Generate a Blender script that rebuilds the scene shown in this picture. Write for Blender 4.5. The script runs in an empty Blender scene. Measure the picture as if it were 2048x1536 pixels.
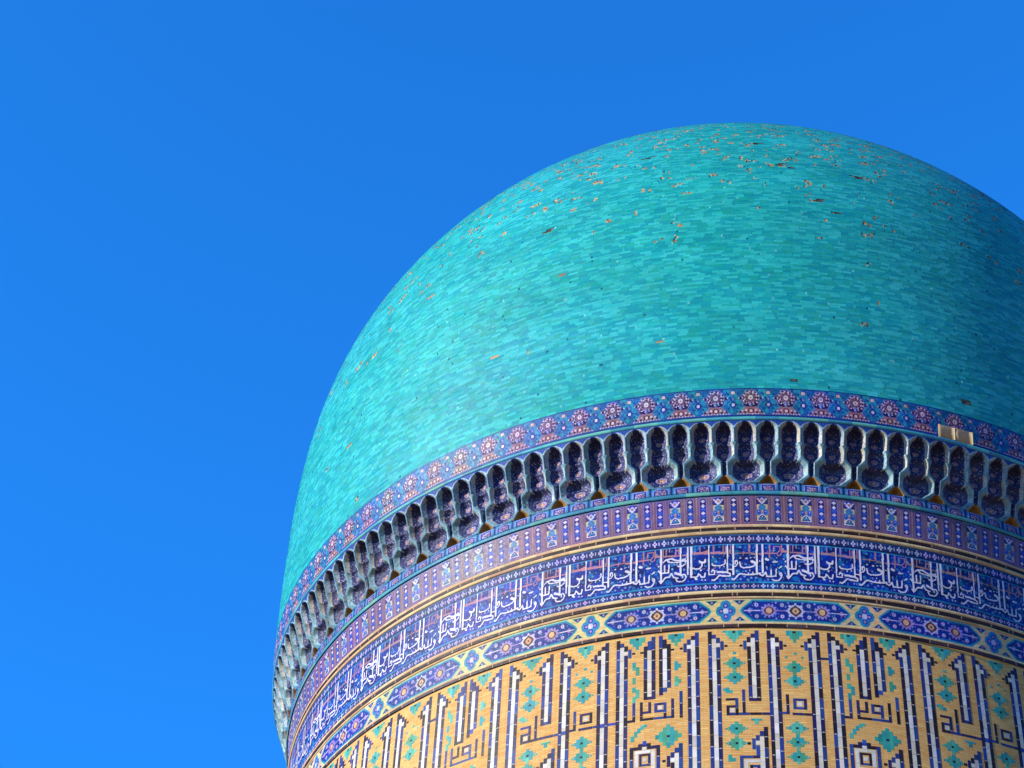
import bpy, math
import numpy as np
from mathutils import Matrix, Vector

sc = bpy.context.scene
col = sc.collection
S = 8.0            # metres per drum radius
ZC = 1.7           # eye height

# ------------------------------------------------------------------ camera
D_CAM = 4.113426671
right = Vector((0.994227853155263, 0.09758237218609844, 0.04459435669241938))
up = Vector((0.034316499516645754, -0.6830447014580384, 0.7295699511842736))
fwd = Vector((-0.10165310556594433, 0.7238284440726497, 0.6824507525676604))
cam = bpy.data.objects.new("camera", bpy.data.cameras.new("camera"))
col.objects.link(cam)
M = Matrix((right, up, -fwd)).transposed().to_4x4()
M.translation = Vector((0, -D_CAM * S, ZC))
cam.matrix_world = M
cam.data.sensor_width = 36.0
cam.data.lens = 36.0 * 4252.516 / 2048.0
cam.data.clip_end = 20000
sc.camera = cam

# ------------------------------------------------------------------ light
SUN_AZ, SUN_EL = 60.5, 17.0      # azimuth: degrees left of the direction from the dome to the camera
a, e = math.radians(SUN_AZ), math.radians(SUN_EL)
to_sun = Vector((-math.sin(a) * math.cos(e), -math.cos(a) * math.cos(e), math.sin(e)))
sun = bpy.data.objects.new("sun", bpy.data.lights.new("sun", 'SUN'))
col.objects.link(sun)
sun.rotation_euler = to_sun.to_track_quat('Z', 'Y').to_euler()
sun.data.energy = 5.0
sun.data.angle = math.radians(0.5)
sun.data.color = (1.0, 0.93, 0.82)

w = bpy.data.worlds.new("World"); sc.world = w; w.use_nodes = True
nt = w.node_tree
bg = nt.nodes['Background']
sky = nt.nodes.new('ShaderNodeTexSky'); sky.sky_type = 'NISHITA'
sky.sun_disc = False
sky.sun_elevation = e
# blender: rotation 0 = +Y, clockwise seen from above
sky.sun_rotation = math.atan2(to_sun.x, to_sun.y)
sky.air_density = 1.0; sky.dust_density = 0.3; sky.ozone_density = 3.0
mx = nt.nodes.new('ShaderNodeMix'); mx.data_type = 'RGBA'; mx.blend_type = 'MULTIPLY'
mx.inputs['Factor'].default_value = 1.0
nt.links.new(sky.outputs[0], mx.inputs['A']); mx.inputs['B'].default_value = (0.16, 1.17, 2.3, 1)
nt.links.new(mx.outputs['Result'], bg.inputs[0])
bg.inputs[1].default_value = 0.067
vs = sc.view_settings
vs.view_transform = 'Standard'; vs.look = 'None'; vs.exposure = 1.5; vs.gamma = 1.0
vs.use_curve_mapping = False

# ------------------------------------------------------------------ helpers
RNG = np.random.default_rng(7)

ALB = .35           # tile colours are noted as seen in sun; this brings them to reflectance
def lin(c, k=1.0):
    k = k * ALB
    c = np.asarray(c, float) / 255.0
    return np.where(c <= .04045, c / 12.92, ((c + .055) / 1.055) ** 2.4) * k

def pt(phi, z, r):
    """phi degrees (0 faces the camera, positive to its right), z and r in drum radii"""
    p = np.radians(phi)
    return np.stack(np.broadcast_arrays(r * np.sin(p) * S, -r * np.cos(p) * S, z * S + ZC), -1)

def make_mesh(name, V, Q, cols=None, mat=None, parent=None, uv=None, smooth=False, mi=None):
    me = bpy.data.meshes.new(name)
    V = np.ascontiguousarray(V, np.float32).reshape(-1, 3); Q = np.ascontiguousarray(Q, np.int32).reshape(-1, 4)
    me.vertices.add(len(V)); me.vertices.foreach_set('co', V.ravel())
    me.loops.add(Q.size); me.loops.foreach_set('vertex_index', Q.ravel())
    me.polygons.add(len(Q))
    me.polygons.foreach_set('loop_start', np.arange(0, Q.size, 4, dtype=np.int32))
    me.polygons.foreach_set('loop_total', np.full(len(Q), 4, np.int32))
    if cols is not None:
        at = me.color_attributes.new('tile', 'FLOAT_COLOR', 'CORNER')
        c = np.ones((len(Q), 4, 4), np.float32); c[:, :, :3] = np.asarray(cols, np.float32)[:, None, :]
        at.data.foreach_set('color', c.ravel())
    if uv is not None:
        ul = me.uv_layers.new(name='UVMap'); ul.data.foreach_set('uv', np.ascontiguousarray(uv, np.float32).ravel())
    if mat is not None:
        for m in (mat if isinstance(mat, list) else [mat]): me.materials.append(m)
    if mi is not None: me.polygons.foreach_set('material_index', np.asarray(mi, np.int32))
    me.update(calc_edges=True); me.validate()
    if smooth: me.polygons.foreach_set('use_smooth', np.ones(len(me.polygons), bool))
    ob = bpy.data.objects.new(name, me); col.objects.link(ob)
    if parent: ob.parent = parent
    return ob

def new_mat(name):
    m = bpy.data.materials.new(name); m.use_nodes = True
    return m, m.node_tree, m.node_tree.nodes['Principled BSDF']

def tile_mat(name, rough=.3, spec=.5, bump=.25, scale=14, grime=.25, coat=0.0, rv=.2):
    """glazed tile: colour comes from each tile, wear and gloss from noise in object space"""
    m, t, b = new_mat(name)
    at = t.nodes.new('ShaderNodeAttribute'); at.attribute_name = 'tile'
    tc = t.nodes.new('ShaderNodeTexCoord')
    n = t.nodes.new('ShaderNodeTexNoise'); n.inputs['Scale'].default_value = scale; n.inputs['Detail'].default_value = 5
    t.links.new(tc.outputs['Object'], n.inputs['Vector'])
    mr = t.nodes.new('ShaderNodeMapRange'); mr.inputs[1].default_value = .3; mr.inputs[2].default_value = .7
    mr.inputs[3].default_value = 1 - grime; mr.inputs[4].default_value = 1 + grime * .5
    t.links.new(n.outputs['Fac'], mr.inputs[0])
    x = t.nodes.new('ShaderNodeVectorMath'); x.operation = 'SCALE'
    t.links.new(at.outputs['Color'], x.inputs[0]); t.links.new(mr.outputs[0], x.inputs['Scale'])
    t.links.new(x.outputs[0], b.inputs['Base Color'])
    n2 = t.nodes.new('ShaderNodeTexNoise'); n2.inputs['Scale'].default_value = scale * 3
    t.links.new(tc.outputs['Object'], n2.inputs['Vector'])
    m2 = t.nodes.new('ShaderNodeMapRange'); m2.inputs[3].default_value = max(.05, rough - rv); m2.inputs[4].default_value = rough + rv
    t.links.new(n2.outputs['Fac'], m2.inputs[0]); t.links.new(m2.outputs[0], b.inputs['Roughness'])
    b.inputs['Specular IOR Level'].default_value = spec
    b.inputs['Coat Weight'].default_value = coat; b.inputs['Coat Roughness'].default_value = .15
    bp = t.nodes.new('ShaderNodeBump'); bp.inputs['Strength'].default_value = bump; bp.inputs['Distance'].default_value = .01
    t.links.new(n2.outputs['Fac'], bp.inputs['Height']); t.links.new(bp.outputs[0], b.inputs['Normal'])
    return m

MAT_DOME = tile_mat('turquoise_glazed_brick', rough=.45, spec=.12, bump=.3, scale=1.3, grime=.10)
MAT_TILE = tile_mat('mosaic_tile', rough=.5, spec=.13, bump=.3, scale=6, grime=.18)
MAT_MUQ = tile_mat('cornice_mosaic_tile', rough=.6, spec=.12, bump=.5, scale=9, grime=.35)
MAT_CLAY = tile_mat('unglazed_terracotta', rough=.85, spec=.2, bump=.5, scale=5, grime=.2, rv=.1)

def plain_mat(name, c, rough=.8):
    m, t, b = new_mat(name)
    n = t.nodes.new('ShaderNodeTexNoise'); n.inputs['Scale'].default_value = 3; n.inputs['Detail'].default_value = 8
    tc = t.nodes.new('ShaderNodeTexCoord'); t.links.new(tc.outputs['Object'], n.inputs['Vector'])
    r = t.nodes.new('ShaderNodeValToRGB')
    r.color_ramp.elements[0].position = .3; r.color_ramp.elements[1].position = .7
    r.color_ramp.elements[0].color = (*(np.array(c) * .75), 1); r.color_ramp.elements[1].color = (*(np.array(c) * 1.15), 1)
    t.links.new(n.outputs['Fac'], r.inputs[0]); t.links.new(r.outputs[0], b.inputs['Base Color'])
    b.inputs['Roughness'].default_value = rough
    return m

MAT_MORTAR = plain_mat('lime_mortar', lin((196, 160, 112)))
MAT_SHELL = plain_mat('old_mortar', (0.05, 0.042, 0.03))
MAT_DARK = plain_mat('hole_shade', (0.012, 0.012, 0.012), .95)  # near-black colour stands in for the shade inside the holes
MAT_BACK = plain_mat('tile_bed', lin((60, 70, 120)))
MAT_GROUND = plain_mat('dusty_paving', (0.40, 0.26, 0.14))

def brick_mat():
    m, t, b = new_mat('ochre_brick')
    uv = t.nodes.new('ShaderNodeUVMap')
    br = t.nodes.new('ShaderNodeTexBrick')
    br.offset = .5; br.inputs['Scale'].default_value = 1.0
    br.inputs['Brick Width'].default_value = 2.6; br.inputs['Row Height'].default_value = .5
    br.inputs['Mortar Size'].default_value = .045; br.inputs['Mortar Smooth'].default_value = .4; br.inputs['Bias'].default_value = -.1
    br.inputs['Color1'].default_value = (*lin((246, 202, 126)), 1); br.inputs['Color2'].default_value = (*lin((234, 188, 114)), 1)
    br.inputs['Mortar'].default_value = (*lin((212, 164, 100)), 1)
    t.links.new(uv.outputs[0], br.inputs['Vector'])
    n = t.nodes.new('ShaderNodeTexNoise'); n.inputs['Scale'].default_value = .22; n.inputs['Detail'].default_value = 9; n.inputs['Roughness'].default_value = .65
    t.links.new(uv.outputs[0], n.inputs['Vector'])
    r = t.nodes.new('ShaderNodeValToRGB')
    r.color_ramp.elements[0].position = .3; r.color_ramp.elements[1].position = .72
    r.color_ramp.elements[0].color = (.86, .80, .74, 1); r.color_ramp.elements[1].color = (1, 1, 1, 1)
    t.links.new(n.outputs['Fac'], r.inputs[0])
    # orange bricks here and there
    vm = t.nodes.new('ShaderNodeVectorMath'); vm.operation = 'MULTIPLY'; vm.inputs[1].default_value = (.38, 2.0, 1)
    fl = t.nodes.new('ShaderNodeVectorMath'); fl.operation = 'FLOOR'
    wn = t.nodes.new('ShaderNodeTexWhiteNoise'); wn.noise_dimensions = '2D'
    t.links.new(uv.outputs[0], vm.inputs[0]); t.links.new(vm.outputs[0], fl.inputs[0]); t.links.new(fl.outputs[0], wn.inputs['Vector'])
    r2 = t.nodes.new('ShaderNodeValToRGB')
    r2.color_ramp.elements[0].position = .0; r2.color_ramp.elements[0].color = (.97, .78, .60, 1)
    r2.color_ramp.elements[1].position = .55; r2.color_ramp.elements[1].color = (1, 1, 1, 1)
    e2 = r2.color_ramp.elements.new(.95); e2.color = (1, 1, 1, 1)
    e3 = r2.color_ramp.elements.new(.98); e3.color = (1.15, 1.15, 1.05, 1)
    t.links.new(wn.outputs['Value'], r2.inputs[0])
    last = br.outputs['Color']
    for rr in (r, r2):
        m1 = t.nodes.new('ShaderNodeMix'); m1.data_type = 'RGBA'; m1.blend_type = 'MULTIPLY'; m1.inputs['Factor'].default_value = 1
        t.links.new(last, m1.inputs['A']); t.links.new(rr.outputs[0], m1.inputs['B']); last = m1.outputs['Result']
    t.links.new(last, b.inputs['Base Color'])
    b.inputs['Roughness'].default_value = .85; b.inputs['Specular IOR Level'].default_value = .25
    bp = t.nodes.new('ShaderNodeBump'); bp.inputs['Strength'].default_value = .6; bp.inputs['Distance'].default_value = .012; bp.invert = True
    t.links.new(br.outputs['Fac'], bp.inputs['Height'])
    t.links.new(bp.outputs[0], b.inputs['Normal'])
    return m
MAT_BRICK = brick_mat()

ZF = 2.313916
def RW(z):                      # drum leans out slightly below the cornice
    return 1.0 + .0495 * np.maximum(0, np.asarray(z) - ZF)

def lathe(name, prof, mat, parent, seg=360, tile=None, pal=None, smooth=True, uvs=None):
    prof = np.array(prof, float); n = len(prof)
    ph = np.linspace(-180, 180, seg + 1)
    V = pt(ph[None, :], prof[:, 1][:, None], prof[:, 0][:, None]).reshape(-1, 3)
    i, j = np.meshgrid(np.arange(n - 1), np.arange(seg), indexing='ij')
    i = i.ravel(); j = j.ravel(); W = seg + 1
    Q = np.stack([i * W + j, i * W + j + 1, (i + 1) * W + j + 1, (i + 1) * W + j], -1)
    cols = uv = None
    if pal is not None:
        k = (j // tile)
        rc = RNG.integers(0, len(pal), seg // tile + 2); jit = RNG.uniform(.85, 1.12, seg // tile + 2)
        cols = np.array(pal)[rc[k]] * jit[k][:, None]
    if uvs is not None:
        u = ph / uvs; v = (ZF - prof[:, 1]) / .00719
        uv = np.stack([np.stack([u[j], v[i]], -1), np.stack([u[j + 1], v[i]], -1), np.stack([u[j + 1], v[i + 1]], -1), np.stack([u[j], v[i + 1]], -1)], 1)
    return make_mesh(name, V, Q, cols, mat, parent, uv, smooth)

# ------------------------------------------------------------------ small raster used to design each repeat of a mosaic band
class Canvas:
    def __init__(s, W, H, bgc):
        s.W, s.H = W, H; s.a = np.full((H, W), bgc, np.int16)
        s.y, s.x = np.mgrid[0:H, 0:W] + .5
    def dx(s, cx): return (s.x - cx + s.W / 2) % s.W - s.W / 2
    def rect(s, x0, y0, x1, y1, c):
        d = s.dx((x0 + x1) / 2); s.a[(np.abs(d) < (x1 - x0) / 2) & (s.y > y0) & (s.y < y1)] = c
    def disc(s, cx, cy, r, c, p=2, ry=None):
        ry = ry or r; s.a[(np.abs(s.dx(cx) / r) ** p + np.abs((s.y - cy) / ry) ** p) < 1] = c
    def line(s, pts, w, c, only=None):
        for (x0, y0), (x1, y1) in zip(pts[:-1], pts[1:]):
            cx = (x0 + x1) / 2; X = s.dx(cx); ax = x0 - cx; bx = x1 - cx
            L = (bx - ax) ** 2 + (y1 - y0) ** 2 + 1e-9
            t = np.clip(((X - ax) * (bx - ax) + (s.y - y0) * (y1 - y0)) / L, 0, 1)
            m = np.hypot(X - ax - t * (bx - ax), s.y - y0 - t * (y1 - y0)) < w / 2
            s.a[m] = c
    def poly(s, pts, c, cx=0.0):
        X = s.dx(cx); m = np.zeros(s.a.shape, bool); n = len(pts)
        for i in range(n):
            x0, y0 = pts[i]; x1, y1 = pts[(i + 1) % n]
            if y0 == y1: continue
            cnd = ((s.y >= min(y0, y1)) & (s.y < max(y0, y1)))
            m ^= cnd & (X < x0 + (s.y - y0) * (x1 - x0) / (y1 - y0))
        s.a[m] = c
    def sprinkle(s, c, n, r0, r1, on, seed):
        g = np.random.default_rng(seed)
        for _ in range(n):
            x, y = g.uniform(0, s.W), g.uniform(2, s.H - 2)
            if s.a[int(y) % s.H, int(x) % s.W] in on: s.disc(x, y, g.uniform(r0, r1), c)

def rects_of(a, maxw):
    H, W = a.shape; out = []; open_ = {}
    for y in range(H):
        runs = {}; x = 0
        while x < W:
            x2 = x
            while x2 < W and a[y, x2] == a[y, x] and x2 - x < maxw: x2 += 1
            runs[(x, x2, int(a[y, x]))] = 1; x = x2
        new = {}
        for k in runs:
            new[k] = open_.pop(k) if k in open_ else y
        for k, y0 in open_.items(): out.append((k[0], k[1], y0, y, k[2]))
        open_ = new
    for k, y0 in open_.items(): out.append((k[0], k[1], y0, H, k[2]))
    return np.array(out, float)

PH_LIM = 112.0
def band(name, cv, pal, z0, z1, rf, nper, phase, parent, mat=MAT_TILE, jitter=.16, off=0.0, keep=None, hole=None, patch=True):
    """lay one repeat of the pattern round the drum; nper repeats to the full circle"""
    step = 360.0 / nper; H, W = cv.a.shape
    R = rects_of(cv.a, max(3, int(W * 1.2 / step)))
    if keep is not None: R = R[np.isin(R[:, 4], keep)]
    k0 = int(math.floor((-PH_LIM - phase) / step)); k1 = int(math.ceil((PH_LIM - phase) / step))
    ks = np.arange(k0, k1)
    n = len(R); m = len(ks)
    phs = phase + ks * step
    x0 = (phs[:, None] + R[None, :, 0] / W * step).ravel(); x1 = (phs[:, None] + R[None, :, 1] / W * step).ravel()
    za = np.tile(z1 - R[:, 2] / H * (z1 - z0), m); zb = np.tile(z1 - R[:, 3] / H * (z1 - z0), m)
    c = np.array(pal)[np.tile(R[:, 4].astype(int), m)]
    tint = np.repeat(RNG.uniform(.86, 1.1, (m, 3)) * RNG.uniform(.92, 1.06, (m, 1)), n, 0) if patch else 1.0
    if patch:                    # cut-tile panels, some replaced, each fired a little differently
        hsh = RNG.uniform(.80, 1.16, (2048, 3)) * .5 + RNG.uniform(.80, 1.16, (2048, 1)) * .5
        c = c * hsh[(np.floor(x0 / 1.45 + 400).astype(int) * 7 + np.floor((za - z0) / .021).astype(int) * 3) % 2048]
    c = c * tint * RNG.uniform(1 - jitter, 1 + jitter, (len(c), 1))
    if hole is not None:
        ok = ~hole((x0 + x1) / 2, (za + zb) / 2); x0, x1, za, zb, c = x0[ok], x1[ok], za[ok], zb[ok], c[ok]
    V = np.stack([pt(x0, zb, rf(zb) + off), pt(x1, zb, rf(zb) + off), pt(x1, za, rf(za) + off), pt(x0, za, rf(za) + off)], 1).reshape(-1, 3)
    return make_mesh(name, V, np.arange(len(V)).reshape(-1, 4), np.clip(c, 0, .95), mat, parent)

# ------------------------------------------------------------------ the building
root = bpy.data.objects.new("domed_mosque", None); col.objects.link(root)
root.location = (0, 0, 0)
root['label'] = "turquoise ribless tiled dome on a patterned drum with a niche cornice and inscription bands"
root['category'] = "mosque dome"

# ---- dome -----------------------------------------------------------
def dome_profile(n=1500):
    d = (0.01438078, 0.7596163, 1.10531265, 3.6638326, 0.57727509, 4.4034654, 4.44032823)
    R0, z0 = 1.0789688, 2.829141
    t = np.linspace(0, 1, n)[:, None]
    P = np.array([[R0, z0], [R0 + d[0], z0 + d[1]], [d[2], d[3]], [d[4], d[5]], [0, d[6]]])
    return sum(math.comb(4, k) * (1 - t) ** (4 - k) * t ** k * P[k] for k in range(5))
B = dome_profile()
arc = np.concatenate([[0], np.cumsum(np.hypot(*np.diff(B, axis=0).T))])
def at_arc(s): return np.interp(s, arc, B[:, 0]), np.interp(s, arc, B[:, 1])

def vnoise(x, y, seed):
    """smooth value noise, for patches of glaze"""
    g = np.random.default_rng(seed).random((64, 64))
    xi = np.floor(x).astype(int); yi = np.floor(y).astype(int); fx = x - xi; fy = y - yi
    fx = fx * fx * (3 - 2 * fx); fy = fy * fy * (3 - 2 * fy)
    q = lambda i, j: g[(yi + j) % 64, (xi + i) % 64]
    return (q(0, 0) * (1 - fx) + q(1, 0) * fx) * (1 - fy) + (q(0, 1) * (1 - fx) + q(1, 1) * fx) * fy

HOLES = [(-20.96, 3.393), (-16.56, 3.401), (6.4, 2.852), (25.2, 2.865), (6.9, 3.543), (8.3, 3.530), (-9.2, 3.62), (-20.0, 3.62),
         (4.6, 3.66), (9.6, 3.60), (10.9, 3.40), (13.0, 3.36), (16.5, 3.52)]
PATCH = []
_g = np.random.default_rng(31)
for _ in range(3300):
    z_ = _g.normal(3.76, .20) if _g.random() < .955 else _g.uniform(2.86, 4.3)
    if z_ < 2.86: continue
    p_ = _g.uniform(-180, 180); w_ = _g.uniform(.12, .7) * _g.uniform(.4, 1); h_ = _g.uniform(.0018, .0065)
    PATCH.append((p_, z_, w_, h_))
    if _g.random() < .55: PATCH.append((p_ + _g.uniform(-1, 1), z_ + _g.uniform(-.012, .012), w_ * _g.uniform(.4, 1), h_ * .8))
PATCH = np.array(PATCH)

def build_dome():
    hgt = .0062; L = arc[-1]; nrow = int((L - .02) / hgt)
    V = []; C = []
    tq = np.array([lin((38, 184, 188)), lin((26, 171, 183)), lin((52, 196, 197)), lin((34, 175, 166)), lin((20, 160, 178)), lin((58, 201, 204))]) * np.array([.93, .93, .95])
    for i in range(nrow):
        s0, s1 = i * hgt, (i + 1) * hgt * 1.0
        r0, z0 = at_arc(s0); r1, z1 = at_arc(s1)
        if r1 < .03: break
        # course of bricks of uneven length
        nb = max(8, int(2 * math.pi * r0 / .0178))
        wd = RNG.uniform(.72, 1.28, nb); shrt = RNG.random(nb) < .12; wd[shrt] *= .22
        edges = np.concatenate([[0], np.cumsum(wd)]); edges = edges / edges[-1] * 360 - 180 + RNG.uniform(0, 2)
        near = PATCH[np.abs(PATCH[:, 1] - (z0 + z1) / 2) < PATCH[:, 3] + hgt * .4]
        if len(near):           # broken bricks: extra joints inside the worn patches
            ex = np.concatenate([np.arange(p - w, p + w + .05, .22) + RNG.uniform(-.06, .06) for p, _, w, _ in near])
            ex = ex[(ex > edges[0]) & (ex < edges[-1])]; edges = np.sort(np.concatenate([edges, ex]))
            shrt = np.diff(edges) < .25; nb = len(edges) - 1; shrt &= RNG.random(nb) < .25
        a0, a1 = edges[:-1], edges[1:]
        am = (a0 + a1) / 2; zm = (z0 + z1) / 2
        gap = .007 * (a1 - a0)
        c = (tq[RNG.integers(0, 6, nb)] * .85 + tq.mean(0) * .15) * RNG.uniform(.93, 1.06, (nb, 1))
        n1 = vnoise((am + 180) / 9, np.full(nb, zm * 13), 1); n2 = vnoise((am + 180) / 3.2, np.full(nb, zm * 40), 2)
        n3 = vnoise((am + 180) / 20, np.full(nb, zm * 5), 3)
        c = c * (1 + .16 * (n1 - .5) + .14 * (n2 - .5))[:, None]
        c[:, 0] *= 1 + .5 * (n3 - .5) + .4 * (n2 - .5); c[:, 2] *= 1 + .16 * (n3 - .5)
        # bare bricks, where glaze has spalled: mostly high on the dome
        bare = RNG.random(nb) < .0006
        for p, zc, w, h in near:
            bare |= ((am - p) / w) ** 2 + ((zm - zc) / (h + hgt * .3)) ** 2 < RNG.uniform(.5, 1.25, nb)
        c[bare] = np.array([lin((216, 190, 134)), lin((206, 160, 96)), lin((190, 136, 76)), lin((196, 190, 150))])[RNG.integers(0, 4, bare.sum())] * RNG.uniform(.5, 1.15, (bare.sum(), 1))
        stain = bare & (RNG.random(nb) < .25); c[stain] = lin((150, 176, 160))
        pale = shrt & (RNG.random(nb) < .36)
        c[pale] = lin((110, 206, 206)) * RNG.uniform(.75, 1.2, (pale.sum(), 1))
        drk = shrt & (RNG.random(nb) < .12)
        c[drk] = lin((16, 96, 112))
        lost = bare & (RNG.random(nb) < .12)
        ok = ~lost
        for hp, hz in HOLES: ok &= ~((abs(zm - hz) < hgt * .75) & (np.abs(am - hp) < .5))
        # every brick sits at its own slight tilt
        tl = RNG.normal(0, .00011, (4, nb)); ty = RNG.normal(0, .00005, nb)
        dep = np.where(bare, -.0004, 0)
        dz = (z1 - z0) * .008; dr = (r1 - r0) * .008
        b0, b1 = a0 + gap, a1 - gap
        q = np.stack([pt(b0, z0 + dz, r0 + dr + tl[0] - ty + dep), pt(b1, z0 + dz, r0 + dr + tl[1] - ty + dep), pt(b1, z1 - dz, r1 - dr + tl[1] + ty + dep), pt(b0, z1 - dz, r1 - dr + tl[0] + ty + dep)], 1)
        V.append(q[ok]); C.append(c[ok])
    V = np.concatenate(V); C = np.clip(np.concatenate(C), 0.002, .9)
    dome = make_mesh('dome', V.reshape(-1, 3), np.arange(len(V) * 4).reshape(-1, 4), C, MAT_DOME, root)
    dome['label'] = "turquoise glazed brick dome with worn bare bricks near the top"
    pr = np.stack(at_arc(np.linspace(0, arc[-1], 160)), -1); pr[:, 0] = np.maximum(pr[:, 0] - .0011, 0.0005)
    lathe('mortar_shell', pr, MAT_SHELL, dome)
    return dome
dome = build_dome()
for hp, hz in HOLES:            # putlog holes and lost bricks: shallow pockets one brick high, their shade painted near-black
    i = np.argmin(np.abs(B[:, 1] - hz)); r = B[i, 0]; tn = B[min(i + 5, 1499)] - B[i - 5]; tn /= np.hypot(*tn)
    hw = .42; hh = .0029
    P = []
    for d, k in ((.0002, 1.0), (-.0007, .9)):
        for (sa, sh) in ((-1, -1), (1, -1), (1, 1), (-1, 1)):
            P.append(pt(hp + sa * hw * k, hz + tn[1] * sh * hh * k - tn[0] * d * 0, r + tn[0] * sh * hh * k + d)[()])
    V = np.array(P)
    Q = [[0, 1, 5, 4], [1, 2, 6, 5], [2, 3, 7, 6], [3, 0, 4, 7], [4, 5, 6, 7]]
    make_mesh('putlog_hole', V, Q, None, MAT_DARK, dome)

# ---- frieze of star medallions under the dome ------------------------
RB = lambda z: 1.0712 + (np.asarray(z) - 2.7625) / .0666 * .0078
P1 = [lin(c) for c in [(24, 100, 172), (34, 144, 180), (30, 40, 144), (142, 128, 202), (150, 108, 132), (28, 18, 84), (214, 202, 240), (84, 32, 62), (60, 108, 200), (20, 58, 140), (222, 184, 196)]]
#  0 blue 1 turquoise 2 cobalt 3 lilac 4 pink 5 navy 6 white 7 maroon 8 light blue 9 deep blue 10 pale pink
c = Canvas(72, 56, 0)
c.sprinkle(1, 60, 2, 5, (0, 1), 3); c.sprinkle(9, 40, 1, 2.5, (0, 1), 5); c.sprinkle(8, 22, .8, 1.6, (0, 1, 9), 6)
cx = 36
star = lambda s, oy: [(-25.5 * s, 19.5), (-17 * s, 13.5), (-9 * s, 4.5 + oy), (0, 2.8 + oy), (9 * s, 4.5 + oy), (17 * s, 13.5), (25.5 * s, 19.5), (20 * s, 25), (16 * s, 34), (11 * s, 38), (-11 * s, 38), (-16 * s, 34), (-20 * s, 25)]
for s, cc, oy in ((1.0, 3, 0), (.93, 5, 1), (.84, 3, 2.2), (.74, 4, 3.6), (.62, 5, 5)): c.poly(star(s, oy), cc, cx)
c.disc(cx, 19, 12, 4); c.disc(cx, 19, 10, 7); c.disc(cx, 19, 8, 4); c.disc(cx, 19, 6.6, 5); c.disc(cx, 19, 5, 6); c.disc(cx, 19, 3.2, 10); c.disc(cx, 19, 1.3, 7)
for k in range(8):
    an = k * math.pi / 4 + .39; c.disc(cx + 13 * math.cos(an), 19 + 10 * math.sin(an), 1.5, 6)
c.disc(cx - 10, 33, 4.2, 5, ry=3); c.disc(cx + 10, 33, 4.2, 5, ry=3); c.disc(cx, 32, 4, 8, ry=4.5); c.line([(cx, 27), (cx, 38)], 1.4, 3)
for k in range(26):
    an = k * math.pi / 13; c.disc(cx + 16.5 * math.cos(an), 19.5 + 13.2 * math.sin(an), 1.25, 6 if k % 2 else 5)
for k in range(18):
    an = k * math.pi / 9; c.disc(cx + 10.5 * math.cos(an), 19.5 + 8.6 * math.sin(an), 1.1, 3 if k % 2 else 5)
for s_ in (-1, 1):
    c.disc(cx + 21 * s_, 20, 2.6, 5); c.disc(cx + 24.5 * s_, 19.5, 1.3, 6)
base = lambda k: [(-13 * k, 37), (13 * k, 37), (20 * k, 44), (31 * k, 52.5), (-31 * k, 52.5), (-20 * k, 44)]
c.poly(base(1.0), 3, cx); c.poly(base(.9), 4, cx)
for q in range(-27, 28, 6): c.disc(cx + q, 51.2, 1.1, 6)
for q in (-22, -12, 12, 22): c.disc(cx + q, 48, 2.4, 5); c.disc(cx + q * .8, 45, 1.5, 6)
c.disc(cx, 45, 6.5, 7, ry=5); c.disc(cx, 45, 3, 10); c.disc(cx - 10, 44, 2.5, 10); c.disc(cx + 10, 44, 2.5, 10)
c.disc(0, 9, 4.6, 5, ry=4); c.disc(0, 9, 4, 10, ry=3.4); c.line([(0, 14), (0, 28)], 1.4, 8); c.disc(0, 22, 1.6, 3)
c.disc(0, 33, 8, 9, p=1.1); c.disc(0, 33, 6.3, 2); c.disc(0, 33, 3, 6)
for q in (-10, 10): c.disc(q, 12, 2.5, 9); c.disc(q, 40, 2.2, 9); c.disc(q * 1.3, 25, 1.6, 8)
c.rect(0, 52.6, 72, 54.2, 2); c.rect(0, 54.2, 72, 56, 9)
c.rect(0, 0, 72, 1.6, 9)
BARE = ((21.8, 23.55, 2.7627, 2.7915), (23.75, 25.6, 2.7627, 2.792))
def in_bare(p, z):
    m = np.zeros(p.shape, bool)
    for a0, a1, b0, b1 in BARE: m |= (p > a0) & (p < a1) & (z > b0) & (z < b1)
    return m
fz = band('frieze_band', c, P1, 2.7625, 2.8291, RB, 100, 2.12 - 1.8, root, hole=in_bare, jitter=.24)
fz['label'] = "blue and pink star medallion frieze at the foot of the dome"
lathe('frieze_bed', [(1.0690, 2.755), (1.0772, 2.831)], MAT_BACK, fz)
for a0, a1, b0, b1 in BARE:
    n = 6; ph = np.linspace(a0, a1, n); V = []; 
    V = np.concatenate([pt(ph, b0, RB(b0) + .0006), pt(ph, b1, RB(b1) + .0006), pt(ph, b0, RB(b0) - .0015), pt(ph, b1, RB(b1) - .0015)])
    Q = [[i, i + 1, n + i + 1, n + i] for i in range(n - 1)] + [[0, n, 3 * n, 2 * n], [n - 1, 2 * n - 1, 4 * n - 1, 3 * n - 1]] + [[2 * n + i, 2 * n + i + 1, i + 1, i] for i in range(n - 1)]
    o = make_mesh('bare_panel', V, Q, np.tile(lin((206, 176, 140)), (len(Q), 1)), MAT_CLAY, fz)
    o['label'] = "plain beige plaster patch where the mosaic is lost"
    V = np.concatenate([pt(np.array([a1 + .02, a1 + .17]), b0, RB(b0) + .0014), pt(np.array([a1 + .02, a1 + .17]), b1, RB(b1) + .0014), pt(np.array([a1 + .02, a1 + .17]), b0, RB(b0) - .0015), pt(np.array([a1 + .02, a1 + .17]), b1, RB(b1) - .0015)])
    make_mesh('patch_edge', V, [[0, 1, 3, 2], [1, 5, 7, 3], [4, 0, 2, 6]], np.tile(lin((232, 214, 168)), (3, 1)), MAT_CLAY, o)

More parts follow.
